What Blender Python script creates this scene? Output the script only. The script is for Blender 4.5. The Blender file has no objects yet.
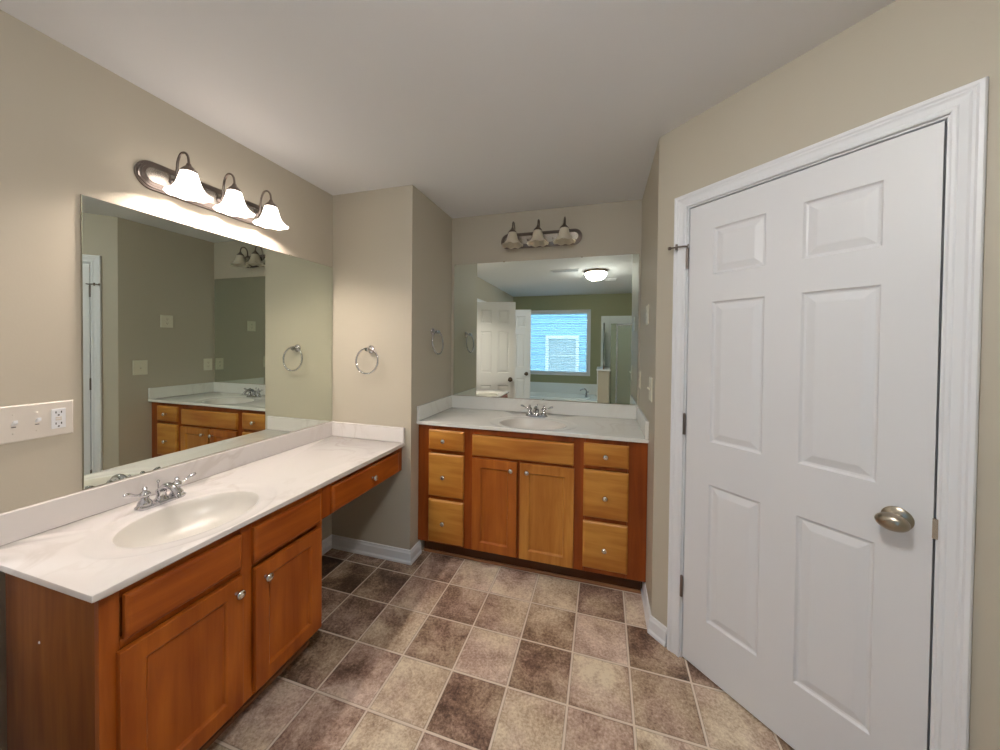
import bpy, bmesh, math, random
from mathutils import Vector, Matrix

random.seed(7)
scene = bpy.context.scene
C = scene.collection
PI = math.pi

# ------------------------------------------------------------------ camera
def set_camera():
    yaw, p, r = -0.2857, -0.0144, 0.0102
    f = Vector((math.sin(yaw)*math.cos(p), math.cos(yaw)*math.cos(p), math.sin(p)))
    rt = Vector((math.cos(yaw), -math.sin(yaw), 0))
    up = rt.cross(f)
    rt2 = math.cos(r)*rt + math.sin(r)*up
    up2 = -math.sin(r)*rt + math.cos(r)*up
    m = Matrix(((rt2.x, up2.x, -f.x, 1.7838), (rt2.y, up2.y, -f.y, -1.9606), (rt2.z, up2.z, -f.z, 1.4162), (0, 0, 0, 1)))
    cd = bpy.data.cameras.new('camera')
    co = bpy.data.objects.new('camera', cd)
    C.objects.link(co)
    co.matrix_world = m
    cd.sensor_fit = 'HORIZONTAL'
    cd.sensor_width = 36
    cd.lens = 344.92/1000*36
    cd.shift_x = 0.0
    cd.shift_y = -0.0251
    cd.clip_start = 0.02
    scene.camera = co
set_camera()

# ------------------------------------------------------------------ light and exposure
world = bpy.data.worlds.new('world')
scene.world = world
world.use_nodes = True
bg = world.node_tree.nodes['Background']
bg.inputs[0].default_value = (0.60, 0.80, 1.0, 1)
bg.inputs[1].default_value = 4.6

scene.view_settings.view_transform = 'Standard'
scene.view_settings.look = 'None'
scene.view_settings.gamma = 1.0
scene.view_settings.use_curve_mapping = False
scene.view_settings.exposure = 0.36
scene.cycles.use_denoising = True
scene.cycles.max_bounces = 12
scene.cycles.diffuse_bounces = 6
scene.cycles.glossy_bounces = 6
scene.cycles.transparent_max_bounces = 12
scene.cycles.caustics_reflective = True
scene.cycles.sample_clamp_indirect = 8

def point_light(name, loc, watts, col, radius):
    ld = bpy.data.lights.new(name, 'POINT')
    ld.energy = watts
    ld.color = col
    ld.shadow_soft_size = radius
    o = bpy.data.objects.new(name, ld)
    C.objects.link(o)
    o.location = loc
    return o

WARM = (1.0, 0.86, 0.74)
point_light('bedroom_fill_light', (-1.5, -2.1, 1.9), 110, (0.86, 0.93, 1.0), 0.25)  # unseen fill added for cool daylight from the bedroom, no lamp stands there
# daylight entering by the window
ld = bpy.data.lights.new('window_daylight', 'AREA')
ld.shape = 'RECTANGLE'; ld.size = 1.2; ld.size_y = 1.22; ld.energy = 1.0
ld.cycles.is_portal = True
po = bpy.data.objects.new('window_daylight', ld); C.objects.link(po)
po.location = (0.93, -4.03, 1.475); po.rotation_euler = (PI/2, 0, PI)

# ------------------------------------------------------------------ dimensions (metres)
HC = 2.43
XS, YB, XR, YC = 0.617, 0.609, 2.040, -0.125
TH = -0.7722
YF = -3.87
SD = 1.25
XE = XR + SD*math.cos(TH); YE = YC + SD*math.sin(TH)

# ------------------------------------------------------------------ materials
def node_mat(name):
    m = bpy.data.materials.new(name); m.use_nodes = True
    nt = m.node_tree
    return m, nt, nt.nodes['Principled BSDF']

def simple(name, col, rough=0.5, metal=0.0, spec=0.5, bump=0.0, bscale=60, emit=None, es=0.0, coat=0.0):
    m, nt, b = node_mat(name)
    b.inputs['Base Color'].default_value = (*col, 1)
    b.inputs['Roughness'].default_value = rough
    b.inputs['Metallic'].default_value = metal
    b.inputs['Specular IOR Level'].default_value = spec
    b.inputs['Coat Weight'].default_value = coat
    if emit:
        b.inputs['Emission Color'].default_value = (*emit, 1)
        b.inputs['Emission Strength'].default_value = es
    if bump:
        tc = nt.nodes.new('ShaderNodeTexCoord')
        n = nt.nodes.new('ShaderNodeTexNoise'); n.inputs['Scale'].default_value = bscale; n.inputs['Detail'].default_value = 4
        bp = nt.nodes.new('ShaderNodeBump'); bp.inputs['Strength'].default_value = bump; bp.inputs['Distance'].default_value = 0.002
        nt.links.new(tc.outputs['Object'], n.inputs['Vector'])
        nt.links.new(n.outputs['Fac'], bp.inputs['Height'])
        nt.links.new(bp.outputs['Normal'], b.inputs['Normal'])
    return m

def ramp(nt, stops):
    r = nt.nodes.new('ShaderNodeValToRGB')
    e = r.color_ramp.elements
    while len(e) > 1: e.remove(e[-1])
    e[0].position = stops[0][0]; e[0].color = (*stops[0][1], 1)
    for p, c in stops[1:]:
        x = e.new(p); x.color = (*c, 1)
    return r

def wood(name, light, dark, axis='z', seed=0.0, rough=0.32):
    m, nt, b = node_mat(name)
    tc = nt.nodes.new('ShaderNodeTexCoord')
    mp = nt.nodes.new('ShaderNodeMapping')
    mp.inputs['Location'].default_value = (seed, seed*1.7, seed*0.6)
    mp.inputs['Scale'].default_value = (14, 14, 1.3) if axis == 'z' else (1.3, 14, 14)
    nt.links.new(tc.outputs['Object'], mp.inputs['Vector'])
    n = nt.nodes.new('ShaderNodeTexNoise'); n.inputs['Scale'].default_value = 1.6; n.inputs['Detail'].default_value = 6; n.inputs['Roughness'].default_value = 0.6
    n.inputs['Distortion'].default_value = 0.4
    nt.links.new(mp.outputs['Vector'], n.inputs['Vector'])
    mp2 = nt.nodes.new('ShaderNodeMapping')
    mp2.inputs['Location'].default_value = (seed*2, seed, seed)
    mp2.inputs['Scale'].default_value = (5, 5, 2) if axis == 'z' else (2, 5, 5)
    nt.links.new(tc.outputs['Object'], mp2.inputs['Vector'])
    n2 = nt.nodes.new('ShaderNodeTexNoise'); n2.inputs['Scale'].default_value = 1.0; n2.inputs['Detail'].default_value = 2
    nt.links.new(mp2.outputs['Vector'], n2.inputs['Vector'])
    ad = nt.nodes.new('ShaderNodeMix'); ad.data_type = 'FLOAT'; ad.inputs[0].default_value = 0.5
    nt.links.new(n.outputs['Fac'], ad.inputs[2]); nt.links.new(n2.outputs['Fac'], ad.inputs[3])
    mid = tuple((a+c)/2 for a, c in zip(light, dark))
    r = ramp(nt, [(0.36, dark), (0.5, mid), (0.62, light)])
    nt.links.new(ad.outputs[0], r.inputs['Fac'])
    nt.links.new(r.outputs['Color'], b.inputs['Base Color'])
    b.inputs['Roughness'].default_value = rough
    b.inputs['Specular IOR Level'].default_value = 0.3
    return m

def marble(name, base, vein):
    m, nt, b = node_mat(name)
    tc = nt.nodes.new('ShaderNodeTexCoord')
    n = nt.nodes.new('ShaderNodeTexNoise'); n.inputs['Scale'].default_value = 3.2; n.inputs['Detail'].default_value = 7; n.inputs['Distortion'].default_value = 1.6
    nt.links.new(tc.outputs['Object'], n.inputs['Vector'])
    r = ramp(nt, [(0.44, base), (0.495, vein), (0.505, vein), (0.55, base)])
    n2 = nt.nodes.new('ShaderNodeTexNoise'); n2.inputs['Scale'].default_value = 2.3; n2.inputs['Detail'].default_value = 2
    nt.links.new(tc.outputs['Object'], n2.inputs['Vector'])
    r2 = ramp(nt, [(0.5, (0, 0, 0)), (0.68, (0.8, 0.8, 0.8))])
    nt.links.new(n2.outputs['Fac'], r2.inputs['Fac'])
    mx = nt.nodes.new('ShaderNodeMix'); mx.data_type = 'RGBA'
    mx.inputs[6].default_value = (*base, 1)
    nt.links.new(r2.outputs['Color'], mx.inputs[0])
    nt.links.new(n.outputs['Fac'], r.inputs['Fac'])
    nt.links.new(r.outputs['Color'], mx.inputs[7])
    nt.links.new(mx.outputs[2], b.inputs['Base Color'])
    b.inputs['Roughness'].default_value = 0.16
    return m

M = {}
M['wall'] = simple('beige_wall_paint', (0.485, 0.44, 0.358), 0.55, spec=0.35, bump=0.1, bscale=140)
M['sage_wall'] = simple('sage_wall_paint', (0.33, 0.33, 0.20), 0.6, spec=0.3, bump=0.2, bscale=140)
M['ceiling'] = simple('ceiling_paint', (0.76, 0.765, 0.785), 0.8, spec=0.2, bump=0.2, bscale=200)
M['trim'] = simple('white_trim_paint', (0.74, 0.75, 0.78), 0.42)
M['door'] = simple('white_door_paint', (0.70, 0.70, 0.72), 0.42)
M['chrome'] = simple('chrome', (0.62, 0.62, 0.65), 0.08, 1.0)
M['nickel'] = simple('brushed_nickel', (0.22, 0.185, 0.165), 0.28, 1.0)
M['nickel_light'] = simple('polished_nickel', (0.50, 0.46, 0.41), 0.25, 1.0)
M['knob'] = simple('satin_knob', (0.70, 0.66, 0.60), 0.22, 1.0)
M['mirror'] = simple('mirror_glass', (0.72, 0.775, 0.71), 0.0, 1.0)
M['mirror_edge'] = simple('mirror_edge', (0.30, 0.27, 0.2), 0.3, 0.6)
M['door_knob'] = simple('worn_nickel', (0.40, 0.35, 0.28), 0.30, 1.0)
M['bowl'] = simple('darker_plain_bowl', (0.66, 0.63, 0.585), 0.28)  # bowl without veins, toned a little darker than the marbled tops
M['plastic'] = simple('white_plastic', (0.66, 0.61, 0.55), 0.35)
M['ivory'] = simple('ivory_plastic', (0.72, 0.68, 0.55), 0.35)
M['black'] = simple('black_slot', (0.01, 0.01, 0.01), 0.6)
M['dark'] = simple('dark_gap', (0.02, 0.012, 0.008), 0.8)
M['bronze'] = simple('dark_bronze', (0.10, 0.07, 0.05), 0.35, 0.9)
M['marble'] = marble('cultured_marble', (0.70, 0.665, 0.65), (0.60, 0.555, 0.53))
M['marble_back'] = marble('cultured_marble_cool', (0.76, 0.75, 0.71), (0.67, 0.64, 0.60))
M['acrylic'] = simple('white_acrylic', (0.80, 0.84, 0.84), 0.18)
M['shade_off'] = simple('alabaster_glass', (0.62, 0.56, 0.45), 0.3, bump=0.2, bscale=25)
M['shade_on'] = simple('lit_alabaster_glass', (0.9, 0.85, 0.75), 0.4, emit=(1.0, 0.89, 0.81), es=3.0)
M['dome_on'] = simple('lit_dome_glass', (0.9, 0.88, 0.8), 0.4, emit=(1.0, 0.97, 0.92), es=72.0)
M['bulb_on'] = simple('lit_bulb', (1, 1, 1), 0.4, emit=(1.0, 0.87, 0.77), es=560.0)
M['bulb_off'] = simple('frosted_bulb', (0.8, 0.8, 0.78), 0.3)
M['wood_orange'] = wood('orange_maple', (0.47, 0.130, 0.016), (0.25, 0.048, 0.005), 'z', 1.3)
M['wood_orange_h'] = wood('orange_maple_across', (0.43, 0.110, 0.014), (0.22, 0.040, 0.005), 'x', 4.1)
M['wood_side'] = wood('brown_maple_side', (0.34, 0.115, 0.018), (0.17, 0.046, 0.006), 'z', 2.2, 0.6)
M['wood_gold'] = wood('golden_maple', (0.56, 0.25, 0.050), (0.34, 0.11, 0.016), 'z', 7.7)
M['wood_gold_h'] = wood('golden_maple_across', (0.56, 0.26, 0.050), (0.36, 0.12, 0.018), 'x', 5.2)
M['wood_red'] = wood('reddish_maple_frame', (0.34, 0.078, 0.011), (0.18, 0.033, 0.004), 'z', 3.5)
M['wood_red_door'] = wood('reddish_maple_door', (0.46, 0.145, 0.022), (0.28, 0.068, 0.009), 'z', 9.5)
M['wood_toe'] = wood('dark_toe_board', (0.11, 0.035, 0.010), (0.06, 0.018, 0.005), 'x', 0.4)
M['wood_shoe'] = wood('shoe_moulding', (0.36, 0.17, 0.08), (0.24, 0.10, 0.045), 'x', 0.9)
M['carpet'] = simple('beige_carpet', (0.40, 0.34, 0.27), 0.95, bump=0.8, bscale=300)

def glass_mat():
    m = bpy.data.materials.new('green_tinted_glass'); m.use_nodes = True
    nt = m.node_tree; nt.nodes.clear()
    out = nt.nodes.new('ShaderNodeOutputMaterial')
    tr = nt.nodes.new('ShaderNodeBsdfTransparent'); tr.inputs[0].default_value = (0.62, 0.72, 0.62, 1)
    gl = nt.nodes.new('ShaderNodeBsdfGlossy'); gl.inputs['Roughness'].default_value = 0.05; gl.inputs[0].default_value = (0.9, 0.95, 0.92, 1)
    df = nt.nodes.new('ShaderNodeBsdfDiffuse'); df.inputs[0].default_value = (0.32, 0.35, 0.26, 1)
    a = nt.nodes.new('ShaderNodeMixShader'); a.inputs[0].default_value = 0.55
    b = nt.nodes.new('ShaderNodeMixShader'); b.inputs[0].default_value = 0.12
    nt.links.new(tr.outputs[0], a.inputs[1]); nt.links.new(df.outputs[0], a.inputs[2])
    nt.links.new(a.outputs[0], b.inputs[1]); nt.links.new(gl.outputs[0], b.inputs[2])
    nt.links.new(b.outputs[0], out.inputs[0])
    return m
M['shower_glass'] = glass_mat()

def blind_mat():
    m = bpy.data.materials.new('white_blind_slat'); m.use_nodes = True
    nt = m.node_tree; nt.nodes.clear()
    out = nt.nodes.new('ShaderNodeOutputMaterial')
    d = nt.nodes.new('ShaderNodeBsdfDiffuse'); d.inputs[0].default_value = (0.85, 0.88, 0.9, 1)
    t = nt.nodes.new('ShaderNodeBsdfTranslucent'); t.inputs[0].default_value = (0.8, 0.88, 0.92, 1)
    a = nt.nodes.new('ShaderNodeMixShader'); a.inputs[0].default_value = 0.45
    nt.links.new(d.outputs[0], a.inputs[1]); nt.links.new(t.outputs[0], a.inputs[2]); nt.links.new(a.outputs[0], out.inputs[0])
    return m
M['blind'] = blind_mat()
def clear_glass():
    m = bpy.data.materials.new('window_glass'); m.use_nodes = True
    nt = m.node_tree; nt.nodes.clear()
    out = nt.nodes.new('ShaderNodeOutputMaterial')
    tr = nt.nodes.new('ShaderNodeBsdfTransparent'); tr.inputs[0].default_value = (0.94, 0.97, 0.97, 1)
    gl = nt.nodes.new('ShaderNodeBsdfGlossy'); gl.inputs['Roughness'].default_value = 0.0
    a = nt.nodes.new('ShaderNodeMixShader'); a.inputs[0].default_value = 0.06
    nt.links.new(tr.outputs[0], a.inputs[1]); nt.links.new(gl.outputs[0], a.inputs[2]); nt.links.new(a.outputs[0], out.inputs[0])
    return m
M['clear_glass'] = clear_glass()
M['siding'] = simple('blue_siding', (0.26, 0.48, 0.66), 0.7)
M['grass'] = simple('lawn', (0.10, 0.16, 0.05), 0.9)

def floor_mat():
    m, nt, b = node_mat('stone_look_vinyl_tile')
    at = nt.nodes.new('ShaderNodeAttribute'); at.attribute_name = 'tone'
    sp = nt.nodes.new('ShaderNodeSeparateColor'); nt.links.new(at.outputs['Color'], sp.inputs[0])
    tc = nt.nodes.new('ShaderNodeTexCoord')
    off = nt.nodes.new('ShaderNodeVectorMath'); off.operation = 'MULTIPLY_ADD'
    nt.links.new(at.outputs['Color'], off.inputs[0]); off.inputs[1].default_value = (3, 5, 40)
    nt.links.new(tc.outputs['Object'], off.inputs[2])
    n1 = nt.nodes.new('ShaderNodeTexNoise'); n1.inputs['Scale'].default_value = 4.5; n1.inputs['Detail'].default_value = 9; n1.inputs['Roughness'].default_value = 0.74
    n1.inputs['Distortion'].default_value = 0.5
    n2 = nt.nodes.new('ShaderNodeTexNoise'); n2.inputs['Scale'].default_value = 95; n2.inputs['Detail'].default_value = 4; n2.inputs['Roughness'].default_value = 0.7
    n3 = nt.nodes.new('ShaderNodeTexNoise'); n3.inputs['Scale'].default_value = 5; n3.inputs['Detail'].default_value = 3
    for n in (n1, n2, n3): nt.links.new(off.outputs[0], n.inputs['Vector'])
    def math_(op, a, bb, c=None):
        q = nt.nodes.new('ShaderNodeMath'); q.operation = op
        for i, v in enumerate((a, bb, c)):
            if v is None: continue
            if isinstance(v, (int, float)): q.inputs[i].default_value = v
            else: nt.links.new(v, q.inputs[i])
        return q.outputs[0]
    v = math_('MULTIPLY_ADD', n1.outputs['Fac'], 1.9, -0.93)
    v = math_('ADD', v, sp.outputs[0])
    w = math_('MULTIPLY_ADD', n2.outputs['Fac'], 1.1, -0.52)
    v = math_('ADD', v, w)
    v = math_('ADD', v, math_('MULTIPLY_ADD', n3.outputs['Fac'], 0.9, -0.45))
    r = ramp(nt, [(0.0, (0.075, 0.045, 0.030)), (0.22, (0.175, 0.110, 0.078)), (0.40, (0.31, 0.215, 0.160)), (0.60, (0.47, 0.36, 0.28)), (0.80, (0.62, 0.51, 0.415)), (1.0, (0.76, 0.67, 0.56))])
    nt.links.new(v, r.inputs['Fac'])
    # greenish tan patches against rosy ones
    r3 = ramp(nt, [(0.38, (1.03, 0.98, 1.0)), (0.62, (1.0, 0.99, 0.90))])
    hv = math_('ADD', n3.outputs['Fac'], math_('MULTIPLY_ADD', sp.outputs[1], 0.3, -0.15))
    nt.links.new(hv, r3.inputs['Fac'])
    mul = nt.nodes.new('ShaderNodeMix'); mul.data_type = 'RGBA'; mul.blend_type = 'MULTIPLY'; mul.inputs[0].default_value = 1.0
    nt.links.new(r.outputs['Color'], mul.inputs[6]); nt.links.new(r3.outputs['Color'], mul.inputs[7])
    uv = nt.nodes.new('ShaderNodeUVMap'); uv.uv_map = 'UVMap'
    su = nt.nodes.new('ShaderNodeSeparateXYZ'); nt.links.new(uv.outputs[0], su.inputs[0])
    def edge(s):
        a = math_('SUBTRACT', 0.5, math_('ABSOLUTE', math_('SUBTRACT', s, 0.5), 0))
        return a
    e = math_('MINIMUM', edge(su.outputs[0]), edge(su.outputs[1]))
    wob = math_('MULTIPLY_ADD', n2.outputs['Fac'], 0.012, -0.006)
    e2 = math_('ADD', e, wob)
    g = nt.nodes.new('ShaderNodeMapRange'); g.inputs[1].default_value = 0.013; g.inputs[2].default_value = 0.021
    nt.links.new(e2, g.inputs[0])
    mx = nt.nodes.new('ShaderNodeMix'); mx.data_type = 'RGBA'; mx.inputs[6].default_value = (0.70, 0.60, 0.50, 1)
    nt.links.new(g.outputs[0], mx.inputs[0]); nt.links.new(mul.outputs[2], mx.inputs[7])
    # darker line along each tile edge
    dk = nt.nodes.new('ShaderNodeMapRange'); dk.inputs[1].default_value = 0.020; dk.inputs[2].default_value = 0.036; dk.inputs[3].default_value = 0.62; dk.inputs[4].default_value = 1.0
    nt.links.new(e2, dk.inputs[0])
    ml = nt.nodes.new('ShaderNodeMix'); ml.data_type = 'RGBA'; ml.blend_type = 'MULTIPLY'; ml.inputs[0].default_value = 1.0
    nt.links.new(mul.outputs[2], ml.inputs[6]); nt.links.new(dk.outputs[0], ml.inputs[7]); nt.links.new(ml.outputs[2], mx.inputs[7])
    nt.links.new(mx.outputs[2], b.inputs['Base Color'])
    b.inputs['Roughness'].default_value = 0.42
    b.inputs['Specular IOR Level'].default_value = 0.4
    g2 = nt.nodes.new('ShaderNodeMapRange'); g2.inputs[1].default_value = 0.006; g2.inputs[2].default_value = 0.03
    nt.links.new(e, g2.inputs[0])
    h = math_('ADD', g2.outputs[0], math_('MULTIPLY', n1.outputs['Fac'], 0.6))
    bp = nt.nodes.new('ShaderNodeBump'); bp.inputs['Strength'].default_value = 0.5; bp.inputs['Distance'].default_value = 0.002
    nt.links.new(h, bp.inputs['Height']); nt.links.new(bp.outputs['Normal'], b.inputs['Normal'])
    return m
M['floor'] = floor_mat()

# ------------------------------------------------------------------ helpers
def obj(name, bm, mat, parent=None, loc=None, rot=None, smooth=None, bevel=0.0, segs=2):
    bmesh.ops.recalc_face_normals(bm, faces=bm.faces)
    me = bpy.data.meshes.new(name); bm.to_mesh(me); bm.free()
    me.materials.append(M[mat] if isinstance(mat, str) else mat)
    if smooth is not None:
        me.polygons.foreach_set('use_smooth', [True]*len(me.polygons))
        me.set_sharp_from_angle(angle=math.radians(smooth))
    o = bpy.data.objects.new(name, me); C.objects.link(o)
    if parent: o.parent = parent
    if loc: o.location = loc
    if rot is not None: o.rotation_euler = rot if isinstance(rot, tuple) else (0, 0, rot)
    if bevel:
        b = o.modifiers.new('bevel', 'BEVEL'); b.width = bevel; b.segments = segs; b.limit_method = 'ANGLE'; b.angle_limit = math.radians(40)
    return o

def tag(o, label, cat, group=None):
    o['label'] = label; o['category'] = cat
    if group: o['group'] = group
    return o

def thing(name, label, cat, loc, rot=0, group=None):
    o = bpy.data.objects.new(name, None); C.objects.link(o)
    o.empty_display_size = 0.05
    o.location = loc; o.rotation_euler = (0, 0, rot)
    return tag(o, label, cat, group)

def struct(name, bm, mat, label=None, cat=None, **k):
    o = obj(name, bm, mat, **k); o['kind'] = 'structure'
    if label: o['label'] = label; o['category'] = cat
    return o

def B(): return bmesh.new()

def box(bm, x0, x1, y0, y1, z0, z1):
    vs = [bm.verts.new((x, y, z)) for z in (z0, z1) for y in (y0, y1) for x in (x0, x1)]
    for f in ((0, 1, 3, 2), (4, 6, 7, 5), (0, 4, 5, 1), (2, 3, 7, 6), (0, 2, 6, 4), (1, 5, 7, 3)):
        bm.faces.new([vs[i] for i in f])
    return vs

def lathe(bm, prof, n=32, mat=None, wave=None):
    """prof: (r, z) list turned about z; mat places it"""
    mat = mat or Matrix.Identity(4)
    rings = []
    for k, (r, z) in enumerate(prof):
        if r < 1e-6:
            rings.append([bm.verts.new(mat @ Vector((0, 0, z)))])
        else:
            ring = []
            for i in range(n):
                a = 2*PI*i/n
                rr, zz = (r, z) if wave is None else wave(r, z, a)
                ring.append(bm.verts.new(mat @ Vector((rr*math.cos(a), rr*math.sin(a), zz))))
            rings.append(ring)
    for a, b in zip(rings, rings[1:]):
        if len(a) == 1 and len(b) == 1: continue
        for i in range(n):
            j = (i+1) % n
            if len(a) == 1: bm.faces.new((a[0], b[i], b[j]))
            elif len(b) == 1: bm.faces.new((a[i], a[j], b[0]))
            else: bm.faces.new((a[i], a[j], b[j], b[i]))
    return rings

def tube(bm, pts, rad, n=10, closed=False):
    pts = [Vector(p) for p in pts]
    rads = rad if isinstance(rad, (list, tuple)) else [rad]*len(pts)
    N = len(pts); rings = []; prev = None
    for i, p in enumerate(pts):
        if closed: t = (pts[(i+1) % N]-pts[i-1]).normalized()
        else: t = (pts[min(i+1, N-1)]-pts[max(i-1, 0)]).normalized()
        if prev is None:
            ref = Vector((0, 0, 1)) if abs(t.z) < 0.9 else Vector((1, 0, 0))
            u = t.cross(ref).normalized()
        else:
            u = (prev - t*prev.dot(t)).normalized()
        prev = u; w = t.cross(u)
        rings.append([bm.verts.new(p+rads[i]*(math.cos(2*PI*k/n)*u+math.sin(2*PI*k/n)*w)) for k in range(n)])
    for i in range(N if closed else N-1):
        a, b = rings[i], rings[(i+1) % N]
        for k in range(n):
            bm.faces.new((a[k], a[(k+1) % n], b[(k+1) % n], b[k]))
    if not closed:
        bm.faces.new(rings[0][::-1]); bm.faces.new(rings[-1])

def smooth_path(pts, n=6):
    """Catmull-Rom through pts"""
    P = [Vector(p) for p in pts]; out = []
    for i in range(len(P)-1):
        p0 = P[max(i-1, 0)]; p1 = P[i]; p2 = P[i+1]; p3 = P[min(i+2, len(P)-1)]
        for k in range(n):
            t = k/n
            out.append(0.5*((2*p1)+(-p0+p2)*t+(2*p0-5*p1+4*p2-p3)*t*t+(-p0+3*p1-3*p2+p3)*t**3))
    out.append(P[-1])
    return out

def panel_slab(W, H, th, panels, rings, x0=0.0, z0=0.0):
    """A slab x0..x0+W, z0..z0+H, front at y=0, back at y=th. rings: (inset, depth) inside each panel"""
    bm = B()
    xs = sorted({0.0, W} | {p[0] for p in panels} | {p[1] for p in panels})
    zs = sorted({0.0, H} | {p[2] for p in panels} | {p[3] for p in panels})
    cache = {}
    def v(x, y, z):
        k = (round(x, 5), round(y, 5), round(z, 5))
        if k not in cache: cache[k] = bm.verts.new((x0+x, y, z0+z))
        return cache[k]
    pk = {(p[0], p[2]): p for p in panels}
    for i in range(len(xs)-1):
        for j in range(len(zs)-1):
            a, b, c, d = xs[i], xs[i+1], zs[j], zs[j+1]
            inp = any(p[0] <= a and b <= p[1] and p[2] <= c and d <= p[3] for p in panels)
            if not inp: bm.faces.new((v(a, 0, c), v(b, 0, c), v(b, 0, d), v(a, 0, d)))
            bm.faces.new((v(a, th, c), v(a, th, d), v(b, th, d), v(b, th, c)))
    for i in range(len(xs)-1):
        bm.faces.new((v(xs[i], 0, 0), v(xs[i], th, 0), v(xs[i+1], th, 0), v(xs[i+1], 0, 0)))
        bm.faces.new((v(xs[i], 0, H), v(xs[i+1], 0, H), v(xs[i+1], th, H), v(xs[i], th, H)))
    for j in range(len(zs)-1):
        bm.faces.new((v(0, 0, zs[j]), v(0, 0, zs[j+1]), v(0, th, zs[j+1]), v(0, th, zs[j])))
        bm.faces.new((v(W, 0, zs[j]), v(W, th, zs[j]), v(W, th, zs[j+1]), v(W, 0, zs[j+1])))
    for (a, b, c, d) in panels:
        # the panel's border may be cut by other panels' grid lines: fan from the full border
        border = []
        for x in [q for q in xs if a <= q <= b]: border.append(v(x, 0, c))
        for z in [q for q in zs if c < q <= d]: border.append(v(b, 0, z))
        for x in [q for q in reversed(xs) if a <= q < b]: border.append(v(x, 0, d))
        for z in [q for q in reversed(zs) if c < q < d]: border.append(v(a, 0, z))
        prev = [v(a, 0, c), v(b, 0, c), v(b, 0, d), v(a, 0, d)]
        first = True
        for (ins, dep) in rings:
            if ins == 0 and dep == 0: continue
            cur = [bm.verts.new((x0+x, dep, z0+z)) for x, z in ((a+ins, c+ins), (b-ins, c+ins), (b-ins, d-ins), (a+ins, d-ins))]
            for k in range(4):
                p, q = prev[k], prev[(k+1) % 4]
                if first:
                    i0, i1 = border.index(p), border.index(q)
                    seg = border[i0:i1+1] if i1 > i0 else border[i0:]+border[:i1+1]
                    bm.faces.new(seg+[cur[(k+1) % 4], cur[k]])
                else:
                    bm.faces.new((p, q, cur[(k+1) % 4], cur[k]))
            prev = cur; first = False
        bm.faces.new(prev)
    return bm

def sweep(path, prof, closed=False):
    """path: 2D points (a, b) mitred; prof: (across to the left of travel, out). Returns list of rings of (a, b, out)"""
    P = [Vector(p) for p in path]; N = len(P); res = []
    for i in range(N):
        if closed: d0 = (P[i]-P[i-1]).normalized(); d1 = (P[(i+1) % N]-P[i]).normalized()
        else:
            d0 = (P[i]-P[i-1]).normalized() if i else (P[1]-P[0]).normalized()
            d1 = (P[i+1]-P[i]).normalized() if i < N-1 else d0
        n0 = Vector((-d0.y, d0.x)); n1 = Vector((-d1.y, d1.x))
        m = (n0+n1)/(1+n0.dot(n1))
        res.append([(P[i]+m*a, o) for a, o in prof])
    return res

def swept(bm, path, prof, place, closed=False):
    R = sweep(path, prof, closed)
    V = [[bm.verts.new(place(p.x, p.y, o)) for p, o in r] for r in R]
    n = len(prof)
    for i in range(len(V) if closed else len(V)-1):
        a, b = V[i], V[(i+1) % len(V)]
        for k in range(n):
            bm.faces.new((a[k], a[(k+1) % n], b[(k+1) % n], b[k]))
    if not closed:
        bm.faces.new(V[0]); bm.faces.new(V[-1][::-1])

CAS = [(0, 0), (0, .009), (.004, .011), (.010, .011), (.014, .009), (.030, .012), (.036, .015), (.041, .014), (.046, .017), (.054, .017), (.057, .013), (.057, 0)]
def casing(W, H, sill=False, prof=CAS):
    """surround of an opening x 0..W, z 0..H in the wall plane y=0, standing out to -y"""
    bm = B()
    place = lambda a, b, o: (a, -o, b)
    if sill: swept(bm, [(0, 0), (0, H), (W, H), (W, 0)], prof, place, closed=True)
    else: swept(bm, [(0, 0), (0, H), (W, H), (W, 0)], prof, place)
    return bm

BASE = [(0, 0), (0.018, 0), (0.018, .012), (0.012, .022), (0.012, .066), (0.008, .074), (0.006, .084), (0, .086)]
def baseboard(name, path, label):
    """path runs with the room on its left; profile (out, height)"""
    bm = B()
    swept(bm, path, BASE, lambda a, b, o: (a, b, o))
    return struct(name, bm, 'trim', label, 'baseboard')

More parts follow.
